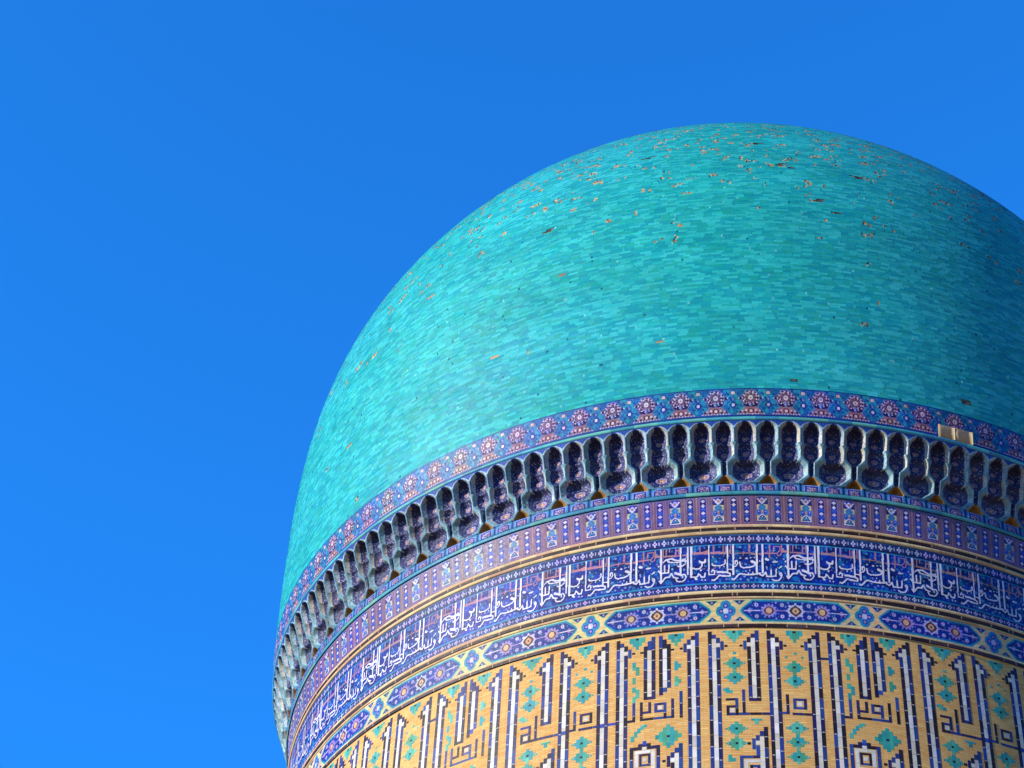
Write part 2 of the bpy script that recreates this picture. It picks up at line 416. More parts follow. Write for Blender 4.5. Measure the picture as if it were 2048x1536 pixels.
TQM = [lin(c) for c in [(70, 168, 190), (86, 190, 200), (60, 150, 186), (104, 190, 186)]]
def torus_prof(z0, z1, r, bulge, n=7):
    t = np.linspace(0, math.pi, n); return [(r - .003, z0)] + [(r + bulge * math.sin(x), z0 + (z1 - z0) * (1 - math.cos(x)) / 2) for x in t] + [(r - .003, z1)]
lathe('upper_moulding', torus_prof(2.7530, 2.7620, 1.0700, .0035), MAT_TILE, root, seg=720, tile=5, pal=TQM)
lathe('lower_moulding', torus_prof(2.6066, 2.6160, 1.0230, .0020), MAT_TILE, root, seg=720, tile=5, pal=[lin(c) for c in [(70, 158, 176), (90, 170, 176), (60, 140, 176), (104, 176, 170)]])
lathe('moulding_soffit', [(1.0190, 2.6066), (1.0232, 2.6066)], MAT_BACK, root)

# ---- muqarnas cornice -------------------------------------------------
Z0M, Z1M = 2.6155, 2.7540
NB = 79; BAY = 360.0 / NB
def make_bay(seed=5):
    ns, ntt = 72, 112
    s = np.linspace(-.5, .5, ns + 1); t = np.linspace(0, 1, ntt + 1)
    T, X = np.meshgrid(t, s, indexing='ij')
    def env(t): return np.where(t < .125, 1.0248, 1.0275 + (t - .125) / .875 * (1.0708 - 1.0275))
    E = env(T); R = E.copy(); kind = np.zeros(T.shape, int); LX = np.zeros(T.shape); LT = np.zeros(T.shape)
    # centre, half width, bottom, full-width height, spring, top, back radius, kind, width at bottom
    N = [(0, .200, .118, .118, .122, .236, 1.0115, 1, .200), (0, .060, .235, .26, .46, .52, 1.0290, 2, .055),
         (.5, .410, .135, .25, .37, .485, 1.0200, 3, .12),
         (0, .234, .43, .53, .60, .755, 1.0335, 4, .05), (.5, .242, .45, .49, .60, .755, 1.0345, 5, .19),
         (0, .236, .705, .71, .86, .975, 1.0415, 6, .232), (.5, .236, .705, .71, .86, .975, 1.0415, 7, .232)]
    for cx, hw, tb, tf, ts, tt, back, kd, wb in N:
        d = (X - cx + .5) % 1 - .5
        wf = np.where(T < tf, wb + (hw - wb) * np.clip((T - tb) / max(tf - tb, 1e-6), 0, 1) ** .8, hw)
        q = np.clip((T - ts) / (tt - ts), 0, 1)
        wf = wf * (np.clip(1 - q ** 1.8, 0, 1) ** .5 if kd > 1 else np.clip(1 - q, 0, 1) ** .75)
        x = np.where(wf > 1e-4, d / np.maximum(wf, 1e-4), 9)
        ins = (np.abs(x) < 1) & (T >= tb) & (T < min(tt, .706 if kd in (4, 5) else 2))
        g = np.clip(1 - np.abs(x) ** 2.0, 0, 1) ** .9 * np.sqrt(np.clip(1 - .75 * q ** 2, 0, 1))
        r = E - (E - back) * g
        m = ins & (r < R); R[m] = r[m]; kind[ins] = kd; LX[ins] = x[ins]; LT[ins] = ((T - tb) / (tt - tb))[ins]
    gj = np.random.default_rng(seed + 50)           # hand-set facets: small steps between tesserae
    R = R + np.where(kind > 0, np.kron(gj.normal(0, .00042, ((ntt + 4) // 4 + 1, (ns + 4) // 4 + 1)), np.ones((4, 4)))[:ntt + 1, :ns + 1], 0)
    R[:, -1] = R[:, 0]
    V = pt(X * BAY, Z0M + T * (Z1M - Z0M), R).reshape(-1, 3)
    W = ns + 1
    i, j = np.meshgrid(np.arange(ntt), np.arange(ns), indexing='ij'); i = i.ravel(); j = j.ravel()
    Q = np.stack([i * W + j, i * W + j + 1, (i + 1) * W + j + 1, (i + 1) * W + j], -1)
    # colour of each tessera, with niche shade and sunlit edges painted in
    g = np.random.default_rng(seed)
    kf = np.minimum(kind[i, j], 7); xf = LX[i, j]; lt = LT[i, j]; tf_ = t[i] + .5 / ntt; sf = s[j] + .5 / ns
    cn = np.array([lin(c) for c in [(22, 32, 110), (30, 52, 146), (28, 24, 62), (120, 100, 160), (190, 180, 206), (84, 44, 60), (44, 96, 130), (160, 112, 104)]])
    ax = np.abs(xf); base3 = np.array([lin((104, 108, 172)), lin((84, 100, 168)), lin((120, 116, 166)), lin((74, 84, 150)), lin((112, 120, 178))])
    fr = np.array([lin(c) for c in [(158, 194, 206), (176, 194, 212), (200, 196, 186), (144, 192, 206)]])
    tone = g.integers(0, 5, 8)
    C = base3[tone[kf]] * .46 * g.uniform(.84, 1.14, (len(kf), 1))  # interior toned down in colour to deepen the niche shade
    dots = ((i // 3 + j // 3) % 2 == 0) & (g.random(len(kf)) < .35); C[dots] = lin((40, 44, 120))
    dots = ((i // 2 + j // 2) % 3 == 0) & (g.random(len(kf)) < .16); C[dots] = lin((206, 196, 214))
    hood = (kf > 1) & (lt > .80); C[hood] = (C[hood] + 2 * lin((44, 42, 80))) / 3  # shade under the niche head blended into the tile colour
    rr = np.hypot(xf, (lt - .42) * 2.4)                      # little flower in the middle of each niche
    C[(kf > 2) & (rr < .50) & (rr > .40)] = lin((40, 40, 110)); C[(kf > 2) & (rr < .34) & (rr > .22)] = lin((150, 140, 186)); C[(kf > 2) & (rr <= .22)] = lin((170, 112, 100))
    C[(kf > 2) & (rr <= .10)] = lin((206, 190, 160))
    C[(kf > 1) & (ax > .70) & (ax < .76)] = lin((44, 60, 132))
    ed = (kf > 1) & (ax >= .76); pf = fr[g.integers(0, 4, 8)][kf] * g.uniform(.86, 1.12, (len(kf), 1)); C[ed] = pf[ed]  # edges painted paler to imitate the sunlit strips
    sp = ed & (g.random(len(kf)) < .16); C[sp] = np.array([lin((86, 96, 160)), lin((220, 196, 150)), lin((206, 170, 130))])[g.integers(0, 3, sp.sum())]
    Cf = fr[g.integers(0, 4, len(kf))]
    em = (ax > .95) & (kf > 0); C[em] = lin((150, 196, 204))
    C[kf == 0] = (Cf[kf == 0] + lin((60, 128, 156)) * 3.5) / 4.5
    topz = (kf == 0) & (tf_ > .90)
    C[topz] = lin((34, 84, 190)); 
    # pale outline round each niche mouth in the blue spandrels
    for cx in (0, .5):
        d = (sf - cx + .5) % 1 - .5; q = np.clip((tf_ - .86) / .125, 0, 1)
        wo = .25 * np.sqrt(np.clip(1 - q ** 1.8, 0, 1))
        C[topz & (np.abs(np.abs(d) - wo) < .028) & (tf_ < .985)] = lin((170, 204, 232))
    oc = kf == 1
    C[oc] = lin((186, 132, 66)) * g.uniform(.8, 1.1, (oc.sum(), 1))
    low = (kf == 0) & (tf_ < .125)
    C[low] = lin((50, 136, 190))
    for cx, hw, arch in ((0, .185, 0), (.5, .20, 1)):
        d = (sf - cx + .5) % 1 - .5
        top = .115 if not arch else .125 * np.sqrt(np.clip(1 - (np.abs(d) / (hw + .02)) ** 3, 0, 1))
        m = low & (np.abs(d) < hw) & (tf_ < top)
        C[m] = lin((120, 150, 218))
        m2 = low & (np.abs(d) < hw - .035) & (tf_ < top - .018); C[m2] = lin((36, 40, 150))
        m3 = low & (np.abs(d) < hw - .075) & (tf_ < top - .035); C[m3] = np.array([lin((150, 108, 140)), lin((60, 50, 130)), lin((208, 190, 206)), lin((40, 60, 160))])[g.integers(0, 4, m3.sum())]
    dk = low & (np.abs(np.abs((sf + .5) % 1 - .5) - .245) < .028); C[dk] = lin((20, 44, 120))
    C = C * g.uniform(.88, 1.1, (len(C), 1))
    return V, Q, C
corn = lathe('muqarnas_cornice', [(1.0100, 2.6165), (1.0100, 2.68), (1.030, 2.7495), (1.0690, 2.7535)], MAT_BACK, root)
corn['label'] = "three-tier cornice of small blue tiled niches"
bays = []
for k in range(NB):
    if k < 5:
        Vb, Qb, Cb = make_bay(5 + k)
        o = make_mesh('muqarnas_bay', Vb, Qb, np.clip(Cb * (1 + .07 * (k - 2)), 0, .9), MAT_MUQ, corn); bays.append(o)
    else:
        o = bays[(k * 7 + k // 3) % 5].copy(); col.objects.link(o); o.parent = corn
    o.rotation_euler = (0, 0, math.radians(3.72 + (k - NB // 2) * BAY)); o['group'] = "niche bays of the cornice"

# ---- arcade band under the cornice -----------------------------------
P2 = [lin(c) for c in [(122, 94, 128), (130, 114, 180), (36, 34, 120), (36, 70, 190), (216, 208, 246), (120, 80, 120), (206, 190, 150), (44, 128, 180), (84, 128, 200), (60, 44, 90), (166, 124, 124)]]
# 0 mauve 1 lilac 2 navy 3 cobalt 4 white 5 plum 6 beige 7 turquoise 8 light blue 9 dark plum 10 dusty rose
c = Canvas(88, 66, 0)
for x in range(0, 88, 4):
    c.rect(x, 0, x + 1.1, 66, 1 if (x // 4) % 2 else 5)
c.rect(0, 0, 88, 2.4, 8)
for bx in (31, 57):
    c.rect(bx - 8.4, 8, bx + 8.4, 62, 1); c.disc(bx, 8, 8.4, 1, ry=5); c.rect(bx - 7.2, 8, bx + 7.2, 61, 0)
    c.rect(bx - 5.8, 9, bx + 5.8, 60, 2); c.disc(bx, 9, 5.8, 2, ry=4.6)
    c.rect(bx - 4.6, 24, bx + 4.6, 34, 3); c.rect(bx - 4.6, 40, bx + 4.6, 50, 3)
    c.rect(bx - 4.2, 27.5, bx + 4.2, 29.5, 8); c.rect(bx - 4.2, 43.5, bx + 4.2, 45.5, 8)
    for cy in (10.5, 21, 37.5, 54):
        c.rect(bx - 1.4, cy - 3.8, bx + 1.4, cy + 3.8, 4); c.rect(bx - 4, cy - 1.5, bx + 4, cy + 1.5, 4); c.rect(bx - 2.4, cy - 2.6, bx + 2.4, cy + 2.6, 4)
c.rect(43.4, 0, 44.6, 66, 10); c.rect(18, 3, 19, 66, 10); c.rect(69.5, 3, 70.5, 66, 10)
c.rect(-13, 8, 13, 60, 1); c.disc(0, 9, 13, 1, ry=7); c.rect(-11.8, 9, 11.8, 59, 9); c.disc(0, 9, 11.8, 9, ry=6)
c.rect(-11.5, 21, 11.5, 59, 6)
c.disc(0, 12, 8.5, 3); c.disc(0, 13, 7, 4, p=1.1); c.disc(0, 12, 3, 10)
for q in (-8, 8): c.disc(q, 9, 2, 4); c.disc(q, 17, 2.2, 2)
c.disc(0, 27, 9, 4, p=1.2); c.disc(0, 27, 8, 7, p=1.4); c.disc(0, 27, 3.5, 8)
c.disc(-6.2, 39, 6.2, 8, ry=8); c.disc(6.2, 39, 6.2, 8, ry=8); c.disc(-6.5, 39, 4, 3, ry=5); c.disc(6.5, 39, 4, 3, ry=5)
for q in (-7, 7): c.disc(q, 37, 1.3, 4); c.disc(q, 42, 1.3, 7)
c.disc(0, 38, 2.6, 10, ry=5); c.disc(0, 36, 1.4, 4)
c.poly([(-11.5, 57), (-6, 46), (0, 42.5), (6, 46), (11.5, 57)], 4, 0); c.poly([(-9, 55.6), (-5, 47.5), (0, 44.5), (5, 47.5), (9, 55.6)], 2, 0)
c.disc(-3, 52, 2.6, 7); c.disc(3, 52, 2.6, 7); c.disc(0, 48.5, 1.5, 4); c.rect(-11, 56, 11, 57.4, 4); c.rect(-11, 58, 11, 60.5, 3)
c.sprinkle(10, 26, .6, 1.2, (0, 1, 5), 2)
ar = band('arcade_band', c, P2, 2.5430, 2.6066, lambda z: 1.0120 + (z - 2.5430) / .0636 * .0090, 78, 3.0, root)
ar['label'] = "mauve band of narrow blue bars and arched panels"

# ---- buff mouldings with dark glazed lines ----------------------------
BUFF = [lin(c) for c in [(226, 190, 140), (216, 176, 128), (232, 204, 152), (214, 170, 138), (226, 198, 150)]]
BROWN = [lin(c) for c in [(62, 36, 18), (74, 48, 52), (52, 26, 18), (88, 60, 66), (46, 32, 14)]]
def buff(name, z0, z1, b=.0022):
    lathe(name, torus_prof(z0, z1, float(RW((z0 + z1) / 2)) + .0006, b), MAT_CLAY, root, seg=720, tile=4, pal=BUFF)
def darkline(z0, z1):
    n = 1; cvv = Canvas(120, 3, 0); g = np.random.default_rng(int(z0 * 1e4))
    x = 0
    while x < 120:
        wv = int(g.uniform(14, 30)); cvv.a[:, x:x + wv] = g.integers(1, 6); cvv.a[:, x:x + 1] = 0; x += wv
    band('dark_glazed_line', cvv, [lin((176, 140, 110))] + BROWN, z0, z1, RW, 24, 0, root, off=.0030, jitter=.1, patch=False)
buff('buff_moulding', 2.5353, 2.5430); darkline(2.5297, 2.5353); buff('buff_moulding', 2.5218, 2.5297)
buff('buff_moulding', 2.3872, 2.3955); darkline(2.3808, 2.3872); buff('buff_moulding', 2.3755, 2.3808, .0014)
buff('buff_moulding', 2.3190, 2.3240, .0014); darkline(2.3128, 2.3190)

# ---- chains of beads above and below the inscription -------------------
P3 = [lin(c) for c in [(30, 44, 116), (196, 190, 240), (46, 92, 140), (24, 96, 186), (40, 140, 200), (18, 24, 80), (90, 110, 170)]]
c = Canvas(48, 22, 0)
c.rect(0, 0, 48, 3, 2); c.rect(0, 17, 48, 19.5, 5); c.rect(0, 19.5, 48, 22, 4)
for bx in (12, 36):
    c.rect(bx - 5.6, 8.3, bx + 5.6, 11.7, 1); c.rect(bx - 2, 4, bx + 2, 16, 1); c.rect(bx - 1.6, 8.6, bx + 1.6, 11.4, 5)
    c.rect(bx + 9, 6, bx + 13, 14, 6); c.rect(bx + 10, 7, bx + 12, 13, 1)
ch = band('bead_chain', c, P3, 2.4970, 2.5218, RW, 180, 0, root)
c = Canvas(48, 22, 0); 
c.rect(0, 19, 48, 22, 2); c.rect(0, 2.5, 48, 5, 5); c.rect(0, 0, 48, 4, 4)
for bx in (12, 36):
    c.rect(bx - 5.6, 10.3, bx + 5.6, 13.7, 1); c.rect(bx - 2, 6, bx + 2, 18, 1); c.rect(bx - 1.6, 10.6, bx + 1.6, 13.4, 5)
    c.rect(bx + 9, 8, bx + 13, 16, 6); c.rect(bx + 10, 9, bx + 12, 15, 1)
band('bead_chain', c, P3, 2.3955, 2.4135, RW, 180, .3, root)

# ---- inscription band --------------------------------------------------
WHITE=[[4.2,0.9,-1.5,-0.1,70.6],[3.7,40.9,0.5,39.8,56.2],[3.7,55.6,0.0,54.4,60.3],[4.4,62.7,0.2,61.2,67.4],[2.5,98.4,-2.0,97.0,65.3],[2.7,136.0,-0.0,134.2,62.5],[2.9,7.7,37.7,7.5,52.7],[2.9,16.4,36.8,15.7,53.2,-1.2,53.6,-4.6,47.5],[3.1,-3.2,70.2,-0.6,75.2,3.8,70.1,8.2,64.1,16.9,63.2,21.3,56.2,25.5,65.0,34.0,67.7],[2.5,30.5,70.2,33.0,75.1,42.5,76.0,47.7,72.8,51.2,66.6,47.9,59.7,43.6,61.2,44.4,66.9],[5.1,29.1,56.0,41.0,61.0],[2.5,5.2,29.9,11.4,24.0,16.5,30.2,26.0,32.2,36.4,32.3],[3.4,14.9,24.4,21.0,23.2,31.3,28.0,51.1,30.9],[2.9,44.3,27.4,49.9,26.5,50.2,33.7],[2.5,34.5,41.6,44.0,41.6,50.1,37.4],[2.9,64.5,48.0,70.4,50.9,79.0,50.1,83.4,44.8,83.6,37.3],[3.7,78.5,34.1,83.6,37.3,89.6,36.8,90.6,31.2],[2.9,61.2,67.4,70.0,68.6,74.3,67.5,76.2,61.6,79.5,65.1,82.0,69.5,87.9,69.4,89.8,61.1],[4.2,70.0,71.8,72.1,73.4],[3.4,81.0,54.0,81.2,54.2],[2.9,82.7,75.5,82.8,75.7],[2.9,89.5,76.0,89.6,76.2],[2.7,97.0,64.8,107.6,65.0,109.1,57.6,104.5,54.6,102.7,59.1],[2.5,104.0,41.4,106.4,45.3,120.0,46.5,128.6,43.6,130.9,39.0,130.2,34.2],[2.5,119.1,50.6,119.2,50.8],[2.5,127.6,48.7,127.8,48.9],[4.2,114.6,59.8,131.5,61.0],[2.9,103.1,76.8,107.3,78.0,111.6,74.5,117.8,67.4,124.5,68.6,139.1,69.6],[3.7,147.4,0.8,145.8,66.6],[4.1,195.0,0.7,192.7,62.7],[3.9,206.2,0.7,204.7,62.7],[2.9,124.1,69.1,139.4,69.2,139.5,64.5,135.3,62.5],[2.4,135.6,55.1,144.0,55.4],[2.4,145.9,49.8,151.9,48.1,155.5,42.6,154.0,36.0,150.6,36.8,150.3,43.4],[3.1,143.4,76.3,146.7,77.8,151.1,73.3,155.5,67.8,159.8,65.1,169.9,67.2,191.9,66.9,198.8,64.1,199.5,68.3],[2.2,176.0,63.5,175.8,67.3],[2.2,185.3,62.2,185.1,67.3],[2.9,159.4,39.9,161.2,49.3,166.2,52.2,178.9,51.5,187.5,48.7,191.0,44.1],[5.1,183.6,38.4,189.4,41.2],[2.9,160.9,30.5,161.1,30.7],[3.4,172.8,31.7,174.5,31.9],[2.4,181.3,30.4,181.5,30.6],[2.4,188.6,30.0,188.7,30.2],[2.5,199.7,37.5,199.9,37.7],[2.5,178.7,58.0,178.8,58.2],[2.9,198.7,66.5,204.5,70.1,210.7,62.7,212.8,71.9,230.6,70.7,232.1,55.8],[2.9,221.9,56.9,221.3,70.9],[2.9,223.6,78.3,227.7,80.5,236.2,79.9,240.6,74.2,243.0,67.6,241.1,63.0,238.0,65.0,240.0,69.1],[5.1,212.6,33.7,216.0,34.6],[2.9,226.0,39.6,234.5,38.9],[2.5,238.1,52.9,242.5,49.0],[3.7,251.1,37.5,251.2,37.7]]
PINK=[[3.4,2.8,16.3,52.2,17.8],[2.5,4.8,-2.5,4.5,16.5],[2.5,11.4,-2.6,11.1,17.3],[2.5,18.3,-1.8,18.2,6.7],[2.5,30.9,-0.5,30.6,18.5],[2.2,32.5,5.4,36.9,5.9,36.7,14.4],[5.1,66.0,15.2,140.4,17.7],[2.2,80.2,-0.8,79.8,16.2],[2.5,69.6,11.7,69.4,17.3],[5.1,85.8,15.7,94.4,12.5],[3.1,108.0,0.0,107.6,18.1],[2.0,127.2,2.0,126.9,15.2],[3.4,133.2,3.2,132.8,18.3],[2.0,37.0,0.2,36.9,5.9],[2.5,44.4,17.0,52.2,16.8],[2.5,151.1,19.0,181.7,19.1],[4.2,183.4,20.5,203.7,21.5],[3.9,179.8,1.5,179.3,14.8],[3.4,209.8,19.6,231.0,19.3],[2.9,220.7,1.5,219.6,28.0],[2.0,227.3,16.5,229.1,3.7,241.0,3.9,240.6,13.4,234.4,19.2,236.8,24.3,242.8,22.7,243.9,16.1],[2.9,245.0,0.9,244.3,16.1],[5.1,246.6,14.1,258.4,15.6],[2.2,141.9,0.7,141.3,18.6],[2.5,167.4,16.5,167.1,23.1]]
DOTS=[[-8.9,10.1,1],[-7.9,32.1,1],[-7.4,60.3,2],[8.9,72.5,2],[20.1,75.6,2],[23.0,6.3,2],[69.8,2.2,2],[87.8,2.6,2],[69.2,26.8,2],[68.5,58.7,2],[91.1,45.3,2],[106.1,25.5,1],[111.8,36.2,1],[119.5,3.5,2],[119.7,29.1,2],[131.9,75.4,1],[119.2,76.7,2],[-9.0,49.8,2],[47.3,49.4,1],[27.7,36.2,1],[32.9,36.7,1],[23.2,46.0,1],[112.1,56.8,1],[-7.1,41.6,2],[161.3,6.0,1],[171.0,8.1,2],[187.7,7.3,2],[213.6,7.3,2],[179.9,24.3,2],[171.5,43.9,1],[153.3,58.4,1],[171.0,58.8,1],[160.3,76.3,1],[174.6,77.9,1],[190.8,73.9,1],[215.2,77.5,1],[199.3,48.7,2],[212.8,50.5,1],[229.5,36.2,1],[221.3,50.4,2],[236.8,43.6,2],[242.1,38.7,2],[168.1,70.4,1],[181.5,73.8,1],[198.2,56.2,2],[252.0,66.4,2],[162.3,40.0,2]]

P4 = [lin(c) for c in [(6, 44, 158), (12, 24, 104), (20, 108, 184), (228, 224, 250), (184, 132, 146), (120, 150, 214), (18, 66, 190), (30, 150, 186), (140, 112, 140)]]
# 0 ultramarine 1 navy 2 azure 3 white 4 pink 5 pale dots 6 bright blue 7 turquoise 8 mauve
c = Canvas(256, 82, 0)
c.sprinkle(1, 70, 3, 9, (0, 1), 11); c.sprinkle(6, 40, 2, 6, (0, 1), 12); c.sprinkle(2, 26, 2, 6, (0, 1, 6), 13)
g_ = np.random.default_rng(8)
for k in range(16):             # scrolling stems behind the letters
    x0, y0, r_ = g_.uniform(0, 256), g_.uniform(14, 68), g_.uniform(5, 10); th = np.linspace(0, g_.uniform(4, 6), 9) + g_.uniform(0, 6)
    c.line([(x0 + r_ * (1 - .08 * i) * math.cos(t_), y0 + r_ * (1 - .08 * i) * math.sin(t_)) for i, t_ in enumerate(th)], 1.1, 2)
c.sprinkle(7, 26, 1, 2.2, (0, 1, 2, 6), 14); c.sprinkle(5, 80, .8, 1.8, (0, 1, 2, 6), 15); c.sprinkle(8, 30, 1, 1.8, (0, 1, 6), 17)
for x, y, k in DOTS: c.disc(x, y, 2.3, 5 if k == 1 else 2)
for st in PINK:
    q = st[1:]; c.line(list(zip(q[0::2], q[1::2])), st[0], 4)
c.sprinkle(8, 60, .8, 1.7, (4,), 16)
ib = band('inscription_band', c, P4, 2.4135, 2.4970, RW, 27, -7.87, root)
ib['label'] = "ultramarine band carrying a repeated line of white Arabic calligraphy"
c = Canvas(256, 82, 0)
for st in WHITE:
    q = st[1:]; c.line(list(zip(q[0::2], q[1::2])), st[0] * 1.0, 3)
cal = band('calligraphy', c, P4, 2.4135, 2.4970, RW, 27, -7.87, ib, off=.0009, keep=[3], jitter=.08, patch=False)
cal['label'] = "white Arabic letters of the inscription"

# ---- cartouche band ----------------------------------------------------
P5 = [lin(c) for c in [(234, 200, 146), (30, 128, 176), (8, 48, 150), (208, 200, 240), (226, 178, 140), (74, 50, 54), (24, 36, 96), (120, 190, 180), (60, 130, 210), (160, 140, 210)]]
# 0 buff 1 turquoise 2 cobalt 3 white 4 peach 5 brown 6 navy 7 pale green edge 8 sky blue 9 lilac
c = Canvas(272, 48, 0)
def cart(k, cc):                # long lozenge centred on x=136
    L, h, e_ = 108 - k, 22 - k * .9, 84 - k * .6
    c.poly([(-L, 24), (-L + 4, 18), (-e_, 24 - h), (e_, 24 - h), (L - 4, 18), (L, 24), (L - 4, 30), (e_, 24 + h), (-e_, 24 + h), (-L + 4, 30)], cc, 136)
cart(-1.5, 7); cart(.6, 1); cart(4.5, 2)
c.sprinkle(8, 60, .8, 1.8, (2,), 21); c.sprinkle(6, 50, 1, 2.6, (2,), 22); c.sprinkle(9, 60, .8, 1.6, (2, 6, 8), 24)
def flower(x, y, r, pet, ringc, cen, n=12):
    for k in range(n):
        t_ = 2 * math.pi * k / n; c.disc(x + r * 1.18 * math.cos(t_), y + r * math.sin(t_), 2.3, pet)
    c.disc(x, y, r * 1.1, pet, ry=r * .9); c.disc(x, y, r * .86, ringc, p=1.5, ry=r * .72); c.disc(x, y, r * .48, cen)
flower(84, 24, 12, 9, 5, 4); flower(188, 24, 12, 9, 5, 4)
flower(136, 24, 14, 3, 5, 4, 8); c.disc(136, 24, 12, 5, p=1.1); c.disc(136, 24, 7, 4, p=1.3); c.disc(136, 24, 1.6, 5)
for x in (46, 226): c.disc(x, 24, 5, 9, p=1.2); c.line([(x - 10, 24), (x + 20, 24)] if x < 136 else [(x - 20, 24), (x + 10, 24)], 2.4, 3)
for x in (60, 110, 162, 212):
    for y in (12.5, 35.5): c.disc(x, y, 4.2, 9); c.disc(x, y, 2.8, 3); c.disc(x, y, 1.2, 2)
for x in (98, 122, 150, 174):
    for y in (8, 40): c.disc(x, y, 1.6, 9)
c.line([(100, 24), (120, 24)], 2, 9); c.line([(152, 24), (172, 24)], 2, 9)
# quatrefoil between lozenges, with four small triangles
for k, cc in ((1.5, 7), (0, 1), (-2.6, 8)):
    for ax, ay in ((-9, 0), (9, 0), (0, -11), (0, 11)): c.disc(ax, 24 + ay, 10 + k, cc)
c.disc(0, 24, 13 + k, cc)
for ax, ay in ((-9, 0), (9, 0), (0, -11), (0, 11)): c.disc(ax, 24 + ay, 5, 2); c.disc(ax, 24 + ay, 2.8, 9)
c.disc(0, 24, 5.5, 3)
for sx in (-1, 1):
    for sy in (-1, 1):
        yb = 24 + sy * 21.5; ya = 24 + sy * 10.5; xs = 27 * sx
        c.poly([(xs - 13, yb), (xs + 13, yb), (xs, ya)], 7, 0); c.poly([(xs - 10.5, yb - sy * 1), (xs + 10.5, yb - sy * 1), (xs, ya + sy * 1.7)], 6, 0); c.disc(xs, yb - sy * 4, 2.2, 9)
cb = band('cartouche_band', c, P5, 2.3240, 2.3755, RW, 25, -1.18, root)
cb['label'] = "buff band of long blue cartouches alternating with quatrefoils"
lathe('band_bed', [(float(RW(2.30)) - .002, 2.30), (float(RW(2.6066)) - .002, 2.6066)], MAT_BACK, root)

# ---- drum wall with square kufic ---------------------------------------
U = .4117; VZ = .00719; PER = 53
wall = lathe('drum_wall', [(1.0, 2.3128), (1.0, 1.5)], MAT_BRICK, root, seg=720, uvs=U)
wall['label'] = "ochre brick drum wall inlaid with geometric lettering"
rc = []                          # u0,u1,v0,v1,colour key
def R_(u, v, wu, wv, k): rc.append((u - wu / 2, u + wu / 2, v - wv / 2, v + wv / 2, k))
def seg(u, v0, v1, k, wd=.96): rc.append((u - wd / 2, u + wd / 2, v0, v1, k))
def shaft(u, d, v1=60, cross=False, closed=0):
    """tall letter shaft; d = side its stepped flag points to"""
    end = v1
    seg(u - d, 1.1, end + (.9 if closed else 0), 'D'); seg(u, 2.1, 3.3, 'D'); seg(u + d, 3.1, 4.7, 'D')
    seg(u + d, 4.8, 5.9, 'W', 1.0); seg(u + d, 6.0, end + (.9 if closed else 0), 'D'); seg(u + 2 * d, 4.2, 6.9, 'D', .8)
    R_(u + 2.95 * d, 5.65, .75, .6, 'K')
    if cross:
        seg(u, 3.4, 25.3, 'W', 1.05); seg(u, 25.45, 26.45, 'B', 1.05); seg(u, 26.6, end, 'W', 1.05)
    else: seg(u, 3.4, end, 'W', 1.05)
    if closed: seg(u, end + .1, end + .9, 'D', 1.05)
def narrow(u, d, v1, step=False):
    seg(u - d, 1.2, v1 + (2.2 if step else .9), 'D'); seg(u, 2.4, 5.2, 'D'); seg(u + d, 3.9, v1 + (.2 if step else .9), 'D')
    seg(u, 5.4, v1, 'W', 1.05); R_(u + 1.95 * d, 5.75, .8, .6, 'K')
    if step: seg(u, v1 + .1, v1 + 1.3, 'B', 1.0)
    else: seg(u, v1 + .1, v1 + .9, 'D', 1.05)
def st(pts, k='D', w=.7):
    for (a0, b0), (a1, b1) in zip(pts[:-1], pts[1:]):
        rc.append((min(a0, a1) - w / 2, max(a0, a1) + w / 2, min(b0, b1) - w / 2, max(b0, b1) + w / 2, k))
TQ = []
def tq(u, v, wu, wv): TQ.append((u - wu / 2, u + wu / 2, v - wv / 2, v + wv / 2))
def diamond(u, v, k=1.0, dots=True):
    for o, h in ((0, 4.0 * k), (-1, 2.6 * k), (1, 2.6 * k)): tq(u + o * .96, v, .9, h)
    for o in (-1, 1): tq(u + o * 1.75, v, .55, 1.1 * k)
    R_(u, v, .62, .62, 'K')
    if dots:
        for o in (-1, 1): tq(u + o * 2.45, v, .5, .5)
def topdia(u, n=3):
    for o in range(-n, n + 1):
        h = 3.7 - abs(o) * 1.02; tq(u + o * .82, .95 + h / 2, .76, h)
    R_(u, 1.45, .7, .6, 'K')
